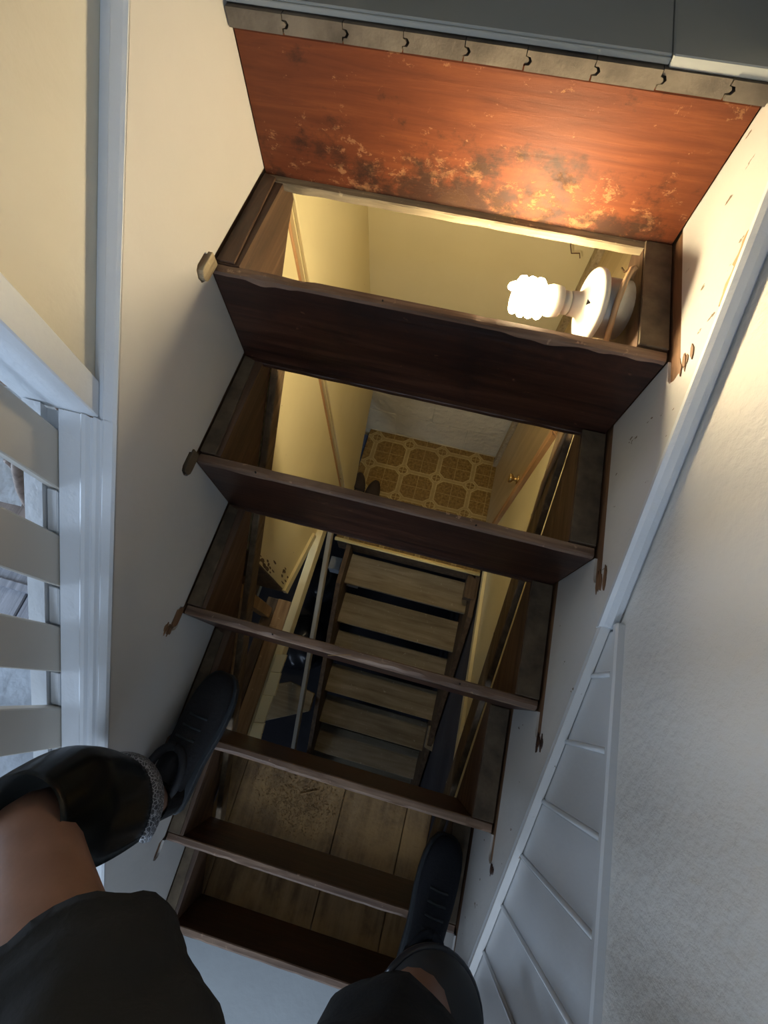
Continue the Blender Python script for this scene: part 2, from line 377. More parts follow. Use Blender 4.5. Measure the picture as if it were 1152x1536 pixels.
# raw wooden edge between the two panels
slab('edge_board', [(-.020,-.25),(.012,-.25),(.012,-1.86),(-.020,-1.72)], 'x', .0,.028, M['raw_wood'], lw, .001)
slab('jamb_board', [(.016,-.24),(.075,-.24),(.075,-1.905),(.016,-1.86)], 'x', .036,.046, M['cream'], lw, .002)
# trim along the broken lower edge of the left panel and down the stairwell
rnd = random.Random(5)
pts = []
for i in range(24):
    y = -.62+ i*.018; pts.append((y, -1.235+.0+(y+.595)*-.30 + rnd.uniform(-.006,.01)))
slab('lower_trim', [(-.60,-1.20),(-.33,-1.345),(-.33,-1.385),(-.60,-1.245)], 'x', .030,.046, M['cream'], lw, .001)
bm = bmesh.new(); prism(bm, [(-.16,-1.40),(-1.115,-1.40),(-1.115,-1.47),(-.16,-1.47)], 'x', .032, .062)
struct(fin('trim_5', bm, M['cream'], None, bevel=.002))
for i, (y, l) in enumerate(((-.80,.06),(-.865,.075),(-.945,.085),(-1.035,.06))):   # short broken blocks on the trim
    bm = bmesh.new(); prism(bm, [(.042,y),(.082,y+.008),(.080+.006*(i%2),y-l+.004),(.044,y-l-.004)], 'z', -1.40, -1.382)
    fin('broken_trim_block', bm, M['cream'], lw, bevel=.0015)
# crumbled paint and plaster along the lower corner of the panel
rnd = random.Random(31); bm = bmesh.new()
for q in range(26):
    zc = rnd.uniform(-1.21,-.86); yc = -.592+abs(rnd.gauss(0,.016))+(.04*rnd.random() if zc < -1.05 else 0); l = rnd.uniform(.006,.022); h_ = rnd.uniform(.0015,.006)
    prism(bm, [(yc-h_,zc-l*.6),(yc+h_*.3,zc-l),(yc+h_,zc-l*.2),(yc+h_*.6,zc+l),(yc-h_*.7,zc+l*.5)], 'x', .0355, .0366+.00003*q)
fin('crumbled_patch', bm, M['old_stud'], lw)
# orange-brown floor edge and old framing left of the opening
struct(box('trim_6', -.028,.030,-1.12,-.60,-1.475,-1.425, M['joist'], None, .002))
struct(box('trim_7', -.075,-.032,-1.60,-.60,-1.52,-1.440, M['old_stud'], None, .002))
sw = struct(box('wall_left', -.15,-.13,-1.95,-.555,-1.47,-.70, M['dark_wood'], None, 0))
for (p0, p1, w_, h_) in (((-.06,-.66,-1.43),(-.06,-.66,-.80),.04,.04),((-.05,-.62,-1.05),(-.05,-1.1,-1.40),.03,.05),((-.09,-1.0,-1.44),(-.09,-1.0,-1.03),.04,.04)):
    beam('wall_stud', p0, p1, w_, h_, M['joist'], sw)
struct(box('wall_left', -.14,.034,-.600,-.575,-1.235,-.75, M['old_stud'], None, .001))
# right panel wall under the stair and the door with its jamb
rw = struct(slab('wall_right', [(-1.13,-1.17),(-.04,-.30),(-.04,-1.62),(-.30,-1.58),(-1.13,-1.43)], 'x', .765,.785, M['cream']))
slab('panel_strip', [(-1.13,-1.40),(-.05,-1.58),(-.05,-1.62),(-1.13,-1.44)], 'x', .752,.765, M['cream'], rw, .001)
struct(slab('trim_8', [(-.040,-.30),(-.012,-.30),(-.012,-1.95),(-.040,-1.62)], 'x', .75,.772, M['raw_wood'], bevel=.001))
dr = struct(box('door_1', .778,.800,-.010,.50,-1.95,-.30, M['door_wood'], None, .002))
bm = bmesh.new(); tube(bm, [(.778,.075,-1.28),(.772,.075,-1.28),(.771,.075,-1.28),(.758,.075,-1.28),(.752,.075,-1.28),(.742,.075,-1.28),(.738,.075,-1.28)], [.020,.020,.008,.008,.018,.020,.014], 14)
fin('door_knob', bm, M['brass'], dr, True)
struct(box('trim_9', .758,.785,.502,.545,-1.96,-.20, M['beige_wood'], None, .002))
struct(box('wall_right', .822,.85,-3.6,.62,ZB,-1.40, M['basement'], None, 0))
# basement shell
struct(box('floor', -1.7,.86,-3.7,.62,ZB-.05,ZB, M['basement'], None, 0))
struct(box('wall_left', -1.7,-1.6,-3.6,.62,ZB,ZG-.06, M['basement'], None, 0))
struct(box('wall_back', -1.7,.80,-3.7,-3.6,ZB,ZG-.06, M['basement'], None, 0))
struct(box('wall_front', -1.7,-.9,.583,.66,ZB,ZG-.06, M['basement'], None, 0))
# ================================================================ THE FLIGHT
st = empty('staircase', (SW/2,-1.3,ZG), 'steep dark wooden staircase with its treads torn out, bare risers between white skirt boards', 'stairs')
for k in range(7):
    y0 = -k*G_; zt = -k*R_; zb = -(k+1)*R_
    rr = random.Random(20+k); bm = bmesh.new(); NX = 90
    th = .020; amp = [.0,.008,.004,.009,.008,.006,.004][k]; nose = [0,.006,.003,.004,.004,.004,.003][k]
    cols = []
    for i in range(NX+1):
        x = .002+(SW-.004)*i/NX
        j = noise.noise(Vector((x*6+k*9, k*3.1, 0)))*.6+noise.noise(Vector((x*28, k*5.7, 2)))*.4
        chip = max(0.0, j)*amp*2.2
        t2 = zt - (0 if k == 0 else max(0,noise.noise(Vector((x*16,k*7.7,5)))-.15)*amp*.9)
        ch = 0.003+chip
        sg = noise.noise(Vector((x*2.2,k,1)))*.002
        cols.append([bm.verts.new(p) for p in ((x,y0,zb),(x,y0+sg*.4,zt-ch-.004),(x,y0-nose*.3+.003+chip*.35,zt-ch*.45),(x,y0+.006+chip*.5,t2),(x,y0+th-.002,t2-.0005),(x,y0+th,t2-.003),(x,y0+th,zb))])
    n = 7
    for i in range(NX):
        for q in range(n):
            fc = bm.faces.new((cols[i][q],cols[i+1][q],cols[i+1][(q+1)%n],cols[i][(q+1)%n]))
            fc.material_index = 1 if q in (1,2,3,4) and k else 0
    bm.faces.new(cols[0]); bm.faces.new(cols[-1])
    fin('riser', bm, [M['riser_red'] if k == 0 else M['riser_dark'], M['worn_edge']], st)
tag(st.children[0], 'orange-red varnished riser with scuffed patches along its foot')
# ledges: the tread tongues that stayed under the risers
def ledge(k, dep, hh, mat, x0=.004, x1=.756):
    y0 = -k*G_; z = -(k+1)*R_; bm = bmesh.new(); NX = 70; cols = []
    for i in range(NX+1):
        x = x0+(x1-x0)*i/NX; j = noise.noise(Vector((x*20,k*4,9)))*dep*.13
        cols.append([bm.verts.new(p) for p in ((x,y0+.022,z-hh),(x,y0-dep-j,z-hh),(x,y0-dep-j*1.2,z-.002),(x,y0-dep*.9,z),(x,y0+.022,z))])
    for i in range(NX):
        for q in range(5): bm.faces.new((cols[i][q],cols[i+1][q],cols[i+1][(q+1)%5],cols[i][(q+1)%5]))
    bm.faces.new(cols[0]); bm.faces.new(cols[-1]); return fin('tread_tongue', bm, mat, st)
ledge(0, .019, .014, M['ledge']); ledge(1, .010, .010, M['dark_wood']); ledge(2, .006, .006, M['dark_wood'])
# skirt boards with the empty housings of the treads
def skirt(side):
    x0, x1 = (-.0145, 0.0) if side < 0 else (SW, SW+.0145)
    lz = LZ if side < 0 else RZ
    pts = [(.035, lz(.035)), (.035, .036), (-.0, .036), (.0,-.004)]
    for k in range(7):
        y = -k*G_; z = -(k+1)*R_; yn = -(k+1)*G_
        s = .032; nz = .040 if side < 0 else .050
        if k == 6:
            pts += [(y, z)]; break
        pts += [(y, z+s), (yn-nz+.012, z+s),] if side > 0 else [(y, z+.010), (yn+.012, z+.010), (yn+.002, z+s), (yn-nz+.012, z+s)]
        pts += [ (yn-nz+.004, z+s-.004), (yn-nz, z+s*.5), (yn-nz+.004, z+.004), (yn-nz+.012, z), (yn, z-.0)]
    e = -2.02
    pts += [(e, ZG), (e, max(lz(e),ZG+.05))]
    return slab('skirt_board', pts, 'x', x0, x1, M['skirt_paint'] if side < 0 else M['skirt_worn'], st)
tag(skirt(-1), 'smooth white painted skirt board'); tag(skirt(1), 'white painted skirt board with flaking paint and torn notches')
# brown backing seen in the housings
def back(x0, x1, mat):
    return slab('housing_backing', [(.05,-.0),(.05,-.32),(-1.60,-1.45),(-1.90,-1.45),(-1.90,-1.38),(-.27,-.13),(-.03,.0)], 'x', x0, x1, mat, st)
back(-.0300,-.006, M['brown_groove']); back(SW+.0045,SW+.024, M['brown_groove'])
# sawn carriages under the risers
def carriage(xa, xb, mat):
    for nm, in (('carriage',),):
        pts = []
        for k in range(7):
            y = -k*G_; z = -(k+1)*R_; yn = -(k+1)*G_
            pts += [(y+.021, -k*R_-.001-(0 if k else .03)), (y+.021, z-.001), (yn+.021, z-.001)] if k else [(y+.021,-.03),(y+.021,z-.001),(yn+.021,z-.001)]
        pts = [(.045,-.03),(.021,-.03)] + [(p[0],p[1]) for p in pts[1:]]
        pts[-1] = (-7*G_+.10, -7*R_-.001); pts += [(-7*G_+.28, -7*R_-.001) , (.02-.045,-.285),(.045,-.245)]
        return slab(nm, pts, 'x', xa, xb, mat, st, 0)
carriage(.001,.042, M['carriage']); carriage(SW-.048,SW-.001, M['carriage'])
# dusty cleat tops lying on the carriages, where the treads rested
for k in range(0,6):
    y = -k*G_; z = -(k+1)*R_; yn = -(k+1)*G_
    slab('tread_bearing', [(SW-.047,yn+.022),(SW-.047,y-.002),(SW-.001,y-.002),(SW-.001,yn+.022)], 'z', z-.0005, z+.004, M['dusty'], st, .001)
    bm = bmesh.new(); prism(bm, [(.001,yn+.022),(.034,yn+.022),(.026,y-.01),(.001,y-.002)], 'z', z-.0005, z+.004)
    fin('tread_bearing', bm, M['carriage'] if k < 1 else M['dusty'], st, bevel=.001)
# straight lower members nailed along the carriages
def low(xa, xb, mat, top, dep, ys, ye):
    return slab('lower_stringer', [(ys,.8*ys+top),(ye,.8*ye+top),(ye,.8*ye+top-dep),(ys,.8*ys+top-dep)], 'x', xa, xb, mat, st, .002)
low(.0425,.060, M['lower_member'], -.262, .055, -.13, -1.42)
low(SW-.064,SW-.0485, M['lower_member'], -.262, .10, -.02, -1.42)
# stubs of nosing left in the housings
def stub(side, k, mat, l=.036, rad=.013, ext=0.0):
    y = -(k+1)*G_; z = -(k+1)*R_+.0135; x = -.013 if side < 0 else SW
    rnd = random.Random(k*5+side); bm = bmesh.new(); NSEG = 10
    pts = [(y+.012,z-.012),(y-l+.012,z-.012)]+[(y-l+.010-math.sin(a)*.012, z-math.cos(a)*.0125) for a in (.5,1.0,1.57,2.1,2.6)]+[(y-l+.012,z+.0125),(y+.012,z+.0125)]
    prism(bm, pts, 'x', x, x+(.013+ext))
    o = fin('tread_nosing_stub', bm, mat, st, bevel=.001); return o
stub(-1,0,M['beige_wood'],.034,.013,.008); stub(-1,1,M['dusty'],.034,.013,.004); stub(-1,2,M['brown_groove'],.03)
# splintered bare wood where the paint broke away beside the housings
def splinter(side, y, z, sy, sz, mat, seed, nn=26, peel=True):
    rnd = random.Random(seed); x = .0 if side < 0 else SW
    s = 1 if side < 0 else -1; bm = bmesh.new()
    for q in range(9):
        zc = z+rnd.uniform(-sz,sz); yc = y+rnd.uniform(-.3,.3)*sy; l = sy*rnd.uniform(.35,1.0); h_ = sz*rnd.uniform(.12,.3)
        prism(bm, [(yc-l,zc-h_*.2),(yc-l*.4,zc-h_),(yc+l*.5,zc-h_*.7),(yc+l,zc+h_*.1),(yc+l*.3,zc+h_),(yc-l*.5,zc+h_*.6)], 'x', x-s*.0005-.0001*q, x+s*(.0010+.0002*q))
    fin('bare_wood_patch', bm, mat, st)
splinter(1,-.575,-.385,.022,.018,M['brown_groove'],4); splinter(1,-.845,-.595,.018,.016,M['dark_wood'],6); splinter(1,-1.105,-.795,.012,.012,M['dark_wood'],8,10)
splinter(1,-.302,-.165,.018,.016,M['brown_groove'],11); splinter(-1,-.830,-.592,.014,.014,M['brown_groove'],13,14)
for i,(t0,t1) in enumerate(((-.20,-.27),)):
    pts = []; rnd = random.Random(3)
    for j in range(12): y = t0+(t1-t0)*j/11; pts.append((y, RZ(y)-.006))
    for j in range(12): y = t1+(t0-t1)*j/11; pts.append((y, RZ(y)-.014-rnd.uniform(0,.010)*math.sin(math.pi*(j+.5)/12)))
    slab('bare_wood_patch', pts, 'x', SW-.0012, SW+.0005, M['raw_wood'], st)
# nails left standing in the risers and bearings
for i,(x,y,z) in enumerate(((.20,-.79+.008,-.63),(.60,-.79+.012,-.63),(.30,-.256,-.211),(.545,-.519,-.42),(.12,-.52,-.42))):
    rod('nail', [(x,y,z-.01),(x,y,z+.003)], .0016, M['dark_gap'], st, 6)
# ================================================================ LEFT BALUSTRADE
bal = empty('balustrade', (-.07,-1.2,ZG), 'white painted balustrade of flat upright boards at the left of the stair', 'balustrade')
sec = [(-.0145,-.02),(-.0145,-.002),(.0,-.001),(.0,.002),(-.003,.007),(-.016,.009),(-.020,.006),(-.023,.006),(-.026,.010),(-.031,.011),(-.034,.007),(-.038,.007),(-.042,.012),(-.048,.013),(-.052,.010),(-.060,.010),(-.085,.011),(-.085,.004),(-.108,.004),(-.108,.018),(-.138,.018),(-.138,-.06),(-.016,-.06)]
bm = bmesh.new(); ya, yb = -.592, -2.02
A = [bm.verts.new((x, ya, LZ(ya)+z)) for x, z in sec]; B = [bm.verts.new((x, yb, LZ(yb)+z)) for x, z in sec]; n = len(sec)
for i in range(n): bm.faces.new((A[i],A[(i+1)%n],B[(i+1)%n],B[i]))
fs = [bm.faces.new(A), bm.faces.new(B)]; [q.normal_update() for q in fs]; bmesh.ops.triangulate(bm, faces=fs)
fin('moulded_rail', bm, M['trim_paint'], bal)
sec = [(-.0145,-.02),(-.0145,-.002),(.0,-.001),(.0,.003),(-.004,.007),(-.018,.008),(-.021,.004),(-.0335,.004),(-.0335,-.02)]
bm = bmesh.new(); ya, yb = .036, -.592
A = [bm.verts.new((x, ya, LZ(ya)+z)) for x, z in sec]; B = [bm.verts.new((x, yb, LZ(yb)+z)) for x, z in sec]; n = len(sec)
for i in range(n): bm.faces.new((A[i],A[(i+1)%n],B[(i+1)%n],B[i]))
fs = [bm.faces.new(A), bm.faces.new(B)]; [q.normal_update() for q in fs]; bmesh.ops.triangulate(bm, faces=fs)
struct(fin('trim_10', bm, M['trim_paint']))
for i in range(11):
    y1 = -.615-.1285*i; y0 = y1-.0705
    bm = bmesh.new(); prism(bm, [(y1,LZ(y1)+.003),(y0,LZ(y0)+.003),(y0,.8*y0+1.02),(y1,.8*y1+1.02)], 'x', -.107,-.087)
    fin('flat_baluster', bm, M['plank_paint'], bal, bevel=.002)
    ya_, yb_ = y0-.002, y0-.056
    if i < 10:
        bm = bmesh.new(); prism(bm, [(ya_,LZ(ya_)+.0),(yb_,LZ(yb_)+.0),(yb_,LZ(yb_)+.012),(ya_,LZ(ya_)+.012)], 'x', -.106,-.088)
        fin('rail_filler', bm, M['trim_paint'], bal, bevel=.002)
beam('handrail', (-.097,-.60,.8*-.60+1.04), (-.097,-2.0,.8*-2.0+1.04), .06, .05, M['trim_paint'], bal, bevel=.006)
# ================================================================ LAMP
lx, ly, lz = .640,-.146,-.238
lamp = empty('light_fixture', (.705,ly,lz), 'lit spiral bulb in a white porcelain holder on a round steel box', 'lamp')
ax = Vector((-1,-.15,.07)).normalized(); c0 = Vector((.640,-.146,-.238))
def lathe(name, prof, mat, seg=32):
    bm = bmesh.new(); tube(bm, [c0+ax*t for t, _ in prof], [q for _, q in prof], seg); return fin(name, bm, mat, lamp, True)
o = lathe('junction_box', [(-.055,.046),(-.054,.048),(-.010,.048),(-.008,.046)], M['steel'])
o = lathe('porcelain_holder', [(-.008,.056),(-.006,.060),(.0,.061),(.004,.059),(.007,.050),(.010,.030),(.016,.024),(.020,.021),(.034,.020),(.036,.018)], M['porcelain'])
bm = bmesh.new(); q = Vector((.640,-.150,-.238)); 
sw_ = box('pull_slot', .6285,.634,-.166,-.156,-.222,-.214, M['dark_gap'], o, .0005)
o = lathe('bulb_ballast', [(.036,.016),(.038,.019),(.046,.0195),(.047,.0165),(.050,.0165),(.052,.024),(.058,.026),(.070,.026),(.078,.023),(.082,.018)], M['porcelain'])
sp = []; a1 = ax.orthogonal().normalized(); a2 = ax.cross(a1)
for i in range(96):
    t = i/95; th = t*2*math.pi*3.6; rr = .026*math.sin(math.pi*min(1,max(.18,(1-t)*1.0+.15)))*.9+.003 if t > .75 else .0265
    sp.append(c0+ax*(.086+t*.052)+a1*math.cos(th)*rr+a2*math.sin(th)*rr)
rod('spiral_tube', sp, .0064, M['glow'], lamp, 8)
for sg in (1,-1): rod('screw', [c0+ax*.003+a2*.038*sg, c0+ax*.009+a2*.038*sg], .0035, M['steel'], lamp, 8)
# cables
cab = empty('electric_cable', (.70,-.2,-.3), 'brown electric cable looping from the lamp box and running down the right carriage', 'cable')
loop = [(.690,-.110,-.205),(.684,-.120,-.175),(.676,-.135,-.165),(.670,-.155,-.172),(.670,-.178,-.200),(.678,-.200,-.245),(.688,-.215,-.300),(.690,-.24,-.40),(.690,-.32,-.56)]
run = loop + [(.704,y,.8*y-.374+.004*math.sin(y*9)) for y in (-.42,-.55,-.68,-.8,-.92,-1.04,-1.15)]
rod('sheath', run, .0048, M['cable_tan'], cab, 8)
cab2 = empty('electric_cable', (.70,-.3,-.6), 'thin dark cable sagging beside the thicker brown one along the right carriage', 'cable')
rod('sheath', [(.735,.02,-.62),(.728,-.10,-.68)]+[(.722+.006*math.sin(y*11),y,.8*y-.400+.010*math.sin(y*13)) for y in (-.2,-.3,-.4,-.5,-.6,-.7,-.8,-.9,-1.0,-1.1,-1.18)], .0035, M['cable'], cab2, 6)
for y in (-.36,-.62,-.86,-1.02): box('staple', .697,.712,y-.004,y+.004,.8*y-.371,.8*y-.364, M['steel'], cab, .001)
tag(rod('lamp_wire', [(.692,-.115,-.235),(.700,-.085,-.236),(.702,-.05,-.240),(.703,-.030,-.246),(.704,-.015,-.262),(.704,.012,-.275)], .0018, M['cable'], None, 6), 'thin dark wire rising from the lamp box towards the upper floor', 'wire')
tag(rod('hanging_wire', [(.672,.52,-.45),(.676,.515,-.54),(.680,.51,-.60),(.692,.51,-.625),(.715,.51,-.62),(.722,.51,-.635)], .0018, M['cable'], None, 6), 'thin bent wire hanging in front of the far cream wall near the bulb', 'wire')
# ================================================================ BASEMENT STAIR
bs = empty('basement_stairs', (.44,-.9,ZB), 'worn wooden basement stairs with open plank treads below the tiled landing', 'stairs')
nb = 7
for i in range(nb):
    yf = -.322-.192*i; z = -2.15-.186*i
    rnd = random.Random(i); bm = bmesh.new(); bx(bm, .072+rnd.uniform(-.003,.003), .818+rnd.uniform(-.004,.003), yf, yf+.172+rnd.uniform(-.004,.004), z-.028, z)
    fin('tread', bm, M['tread_wood'], bs, bevel=.003)
for xa, xb in ((.074,.100),(.785,.812)):
    slab('stringer', [(-.14,-2.0),(-.14,-2.25),(-1.60,-3.45),(-1.66,-3.45),(-1.66,-3.28),(-.36,-2.03)], 'x', xa, xb, M['old_stud'], bs, .002)
beam('handrail', (.048,-.20,-1.60), (.048,-1.40,-2.64), .022, .045, M['rail_paint'], bs, bevel=.003)
beam('rail_post', (.048,-1.34,-2.62), (.06,-1.34,-3.30), .03, .04, M['rail_paint'], bs)
slab('brace', [(.775,-.93),(.95,-.87),(.95,-1.09),(.775,-1.05)], 'z', -2.73, -2.68, M['tread_wood'], bs, .002)
tag(slab('support_plank', [(-.33,-1.22),(-.28,-.98),(-.10,-.90),(.060,-.93),(.060,-1.03)], 'z', -2.63, -2.58, M['tread_wood'], None, .003), 'angled wooden plank lying beside the basement stairs at the left', 'plank')
tag(slab('wood_block', [(.745,-.27),(.80,-.27),(.80,-.17),(.745,-.13)], 'z', -2.06, -2.0, M['old_stud'], None, .002), 'small wooden block at the right end of the top basement step', 'block')
# clutter at the left of the basement stairs
bn = empty('storage_bin', (-.10,.42,-2.5), 'blue plastic bin beside the tiled landing by the painted block wall', 'bin')
slab('bin_body', [(-.20,.22),(.0,.22),(.0,.54),(-.20,.54)], 'z', -2.45, -2.02, M['blue_plastic'], bn, .015)
box('bin_rim', -.21,.008,.21,.55,-2.02,-2.0, M['blue_plastic'], bn, .008)
def blob(name, c, r_, mat, seed, label, cat, sq=.7):
    bm = bmesh.new(); bmesh.ops.create_icosphere(bm, subdivisions=4, radius=1)
    for v in bm.verts:
        p = v.co.copy(); q = 1+.22*noise.noise(p*1.8+Vector((seed,0,0)))+.10*noise.noise(p*4.5+Vector((0,seed,0)))
        v.co = Vector((p.x*r_*q, p.y*r_*q, max(p.z,-.75)*r_*q*sq)) + Vector(c)
    return tag(fin(name, bm, mat, None, True), label, cat)
blob('refuse_bag', (-.13,-.18,-2.9), .15, M['black_plastic'], 3, 'black plastic bag slumped at the left of the basement stairs', 'bag')
blob('refuse_bag', (-.22,-.62,-3.28), .2, M['black_plastic'], 9, 'larger black plastic bag further down on the basement floor', 'bag')
tag(box('paper_packet', .10,.17,-.315,-.285,-2.27,-2.262, M['cloth_white'], None, .001), 'small white packet caught below the top basement tread', 'packet')
tag(box('white_carton', -.05,.02,-.22,-.14,-2.45,-2.35, M['cloth_white'], None, .002), 'small pale carton beside the top of the basement handrail', 'carton')
# pair of slippers on the tiles
def slipper(x, y, rz, label):
    t = empty('slipper', (x,y,ZT), label, 'slipper', 'pair of slippers on the tiled landing')
    def outline(s, n=20):
        out = []
        for i in range(n):
            a = 2*math.pi*i/n; px = math.cos(a)*.040*s*(1+.12*math.sin(a)); py = math.sin(a)*.115*s
            ca, sa = math.cos(rz), math.sin(rz); out.append((x+px*ca-py*sa, y+px*sa+py*ca))
        return out
    slab('sole', outline(1), 'z', ZT+.001, ZT+.016, M['slipper'], t, .003)
    slab('insole', outline(.86), 'z', ZT+.016, ZT+.019, M['slipper_in'], t, .001)
    bm = bmesh.new(); rings = []
    for j in range(9):
        v = j/8; yy = .112-.115*v*1.0; half = .041*math.sqrt(max(.02,1-((yy)/.118)**2))
        hgt = .012+.036*math.sin(min(1,v*1.15)*math.pi/2)
        rg = []
        for i in range(11):
            a = math.pi*i/10; px = math.cos(a)*half*1.04; pz = math.sin(a)*hgt+.012
            ca, sa = math.cos(rz), math.sin(rz); rg.append(bm.verts.new((x+px*ca-yy*sa, y+px*sa+yy*ca, ZT+pz)))
        rings.append(rg)
    for j in range(8):
        for i in range(10): bm.faces.new((rings[j][i],rings[j][i+1],rings[j+1][i+1],rings[j+1][i]))
    fin('upper', bm, M['slipper'], t, True)
slipper(.050,.150,.10,'left of the two dark slippers on the yellow patterned floor')
slipper(.135,.125,-.05,'right of the two dark slippers on the yellow patterned floor')
# ================================================================ DEBRIS ON THE SUBFLOOR
rnd = random.Random(12); bm = bmesh.new()
def frag(c, l, wd, a, t=.0):
    ca, sa = math.cos(a), math.sin(a); h = wd
    p = [(-l,-wd,0),(l,-wd*.6,t),(l,wd*.6,t),(-l,wd,0)]
    lo = [bm.verts.new((c[0]+q[0]*ca-q[1]*sa, c[1]+q[0]*sa+q[1]*ca, c[2]+q[2])) for q in p]
    hi = [bm.verts.new((v.co.x, v.co.y, v.co.z+h)) for v in lo]
    bm.faces.new(lo); bm.faces.new(hi)
    for i in range(4): bm.faces.new((lo[i],lo[(i+1)%4],hi[(i+1)%4],hi[i]))
for i in range(900):
    x = min(.66,max(.06,rnd.gauss(.26,.075))); y = min(-1.135,max(-1.50,rnd.gauss(-1.24,.05)))
    frag((x,y,ZG+.0006), rnd.uniform(.001,.0045), rnd.uniform(.0006,.0016), rnd.uniform(0,6.3), rnd.uniform(0,.002))
for i in range(60):
    frag((rnd.uniform(.06,.6), rnd.uniform(-1.55,-1.14), ZG+.0006), rnd.uniform(.001,.006), rnd.uniform(.0005,.0012), rnd.uniform(0,6.3))
tag(fin('wood_shavings', bm, M['shaving']), 'scattered brown wood shavings and dust on the boards under the lowest steps', 'shavings', kind='stuff')
def splint(p0, p1, label, w_=.003):
    tag(beam('wood_splinter', p0, p1, w_, w_*.7, M['shaving'], None, bevel=.0004), label, 'splinter')
splint((.26,-1.215,ZG+.003),(.315,-1.19,ZG+.004),'long pale splinter lying on the shavings under the lower steps', .004)
splint((.325,-.793,-.6275),(.372,-.780,-.623),'pale wood splinter lying across the worn edge of the fourth riser', .0018)
# ================================================================ LEFT ROOM FURNITURE
ch = empty('wooden_chair', (-.92,-.45,ZG), 'brown wooden chair with curved hoop back seen through the upper gap of the balustrade', 'chair')
hoop = [(-.92+.24*math.cos(a), -.42+.06*math.sin(a)*0-.0, -1.05+.48*math.sin(a)) for a in [math.pi*i/14 for i in range(15)]]
hoop = [(-.80+.20*math.sin(a)*1.0-.12, -.62+.22*(1-math.cos(a))-.0, -1.02+.42*math.sin(a)) for a in [math.pi*i/14 for i in range(15)]]
rod('hoop_back', hoop, .013, M['chair_wood'], ch, 8)
for i in range(4):
    y = -.56+.11*i; rod('back_slat', [(-.92,y,-1.02),(-.80,y,-.72)], .010, M['chair_wood'], ch, 6)
slab('seat', [(-1.33,-.66),(-.90,-.66),(-.88,-.42),(-.90,-.16),(-1.33,-.18),(-1.36,-.42)], 'z', -1.04,-1.01, M['chair_wood'], ch, .01)
for x, y in ((-1.3,-.62),(-1.3,-.22),(-.94,-.62),(-.94,-.22)): rod('leg', [(x,y,-1.04),(x+(.03 if x>-1 else -.03),y,ZG)], [.018,.013], M['chair_wood'], ch, 8)
bm = bmesh.new(); nx = 16; g = [[bm.verts.new((-1.30+.36*i/nx, -.62+.40*j/nx, -1.000+.016*noise.noise(Vector((i*.35,j*.35,0)))+.012)) for j in range(nx+1)] for i in range(nx+1)]
for i in range(nx):
    for j in range(nx): bm.faces.new((g[i][j],g[i+1][j],g[i+1][j+1],g[i][j+1]))
r_ = bmesh.ops.solidify(bm, geom=bm.faces[:], thickness=.008)
ch.location.x += .14; ch.location.y += .03
for v in bm.verts: v.co += Vector((.14,.03,0))
tag(fin('folded_cloth', bm, M['cloth_white'], None, True), 'white cloth spread over the seat of the wooden chair', 'cloth')
dk = empty('grey_chest', (-.85,-.90,ZG), 'grey weathered wooden chest on the lower floor seen through the balustrade', 'chest')
box('chest_body', -1.15,-.58,-1.03,-.76,ZG+.001,-1.18, M['grey_wood'], dk, .006)
for i in range(3): box('lid_board', -1.16+.195*i,-.97+.195*i,-1.04,-.75,-1.18,-1.16, M['grey_wood'], dk, .004)
for y in (-.98,-.82): box('lid_batten', -1.14,-.60,y-.014,y+.014,-1.16,-1.145, M['grey_wood'], dk, .003)
bm = bmesh.new(); nx = 30; g = [[bm.verts.new((-1.5+1.30*i/nx, -2.0+.93*j/nx, ZG+.034+.020*noise.noise(Vector((i*.3,j*.25,3)))+.010*noise.noise(Vector((i*.8,j*.5,5))))) for j in range(nx+1)] for i in range(nx+1)]
for i in range(nx):
    for j in range(nx): bm.faces.new((g[i][j],g[i+1][j],g[i+1][j+1],g[i][j+1]))
bmesh.ops.solidify(bm, geom=bm.faces[:], thickness=.004)
tag(fin('dust_sheet', bm, M['cloth_white'], None, True), 'pale rumpled dust sheet on the lower floor seen through the lower balustrade gaps', 'sheet')
# ================================================================ PERSON
KL, AL, HL = Vector((.085,-1.09,-.285)), Vector((.052,-1.150,-.755)), Vector((.37,-1.22,-.06))
KR, AR, HR = Vector((.620,-1.235,-.555)), Vector((.680,-1.365,-.965)), Vector((.50,-1.30,-.13))
PV = Vector((.43,-1.31,-.03))
def skinmesh(name, nodes, edges, mats, parent, sub=2):
    me = bpy.data.meshes.new(name); me.from_pydata([n_[0] for n_ in nodes], edges, []); o = bpy.data.objects.new(name, me); COL.objects.link(o)
    sm = o.modifiers.new('s','SKIN'); ss = o.modifiers.new('u','SUBSURF'); ss.levels = sub; ss.render_levels = sub
    for i, n_ in enumerate(nodes):
        v = me.skin_vertices[0].data[i]; v.radius = n_[1] if isinstance(n_[1], tuple) else (n_[1], n_[1]); v.use_root = (i == 0)
    dg = bpy.context.evaluated_depsgraph_get(); m2 = bpy.data.meshes.new_from_object(o.evaluated_get(dg)); bpy.data.objects.remove(o)
    m2.materials.clear()
    for m in mats: m2.materials.append(m)
    for p in m2.polygons: p.use_smooth = True
    return link(name, m2, parent)
pe = empty('person', (.36,-1.30,-1.05), 'person in black shorts, knee pads and dark shoes straddling the open stairs', 'person')
L_ = lambda a, b, t: a.lerp(b, t)
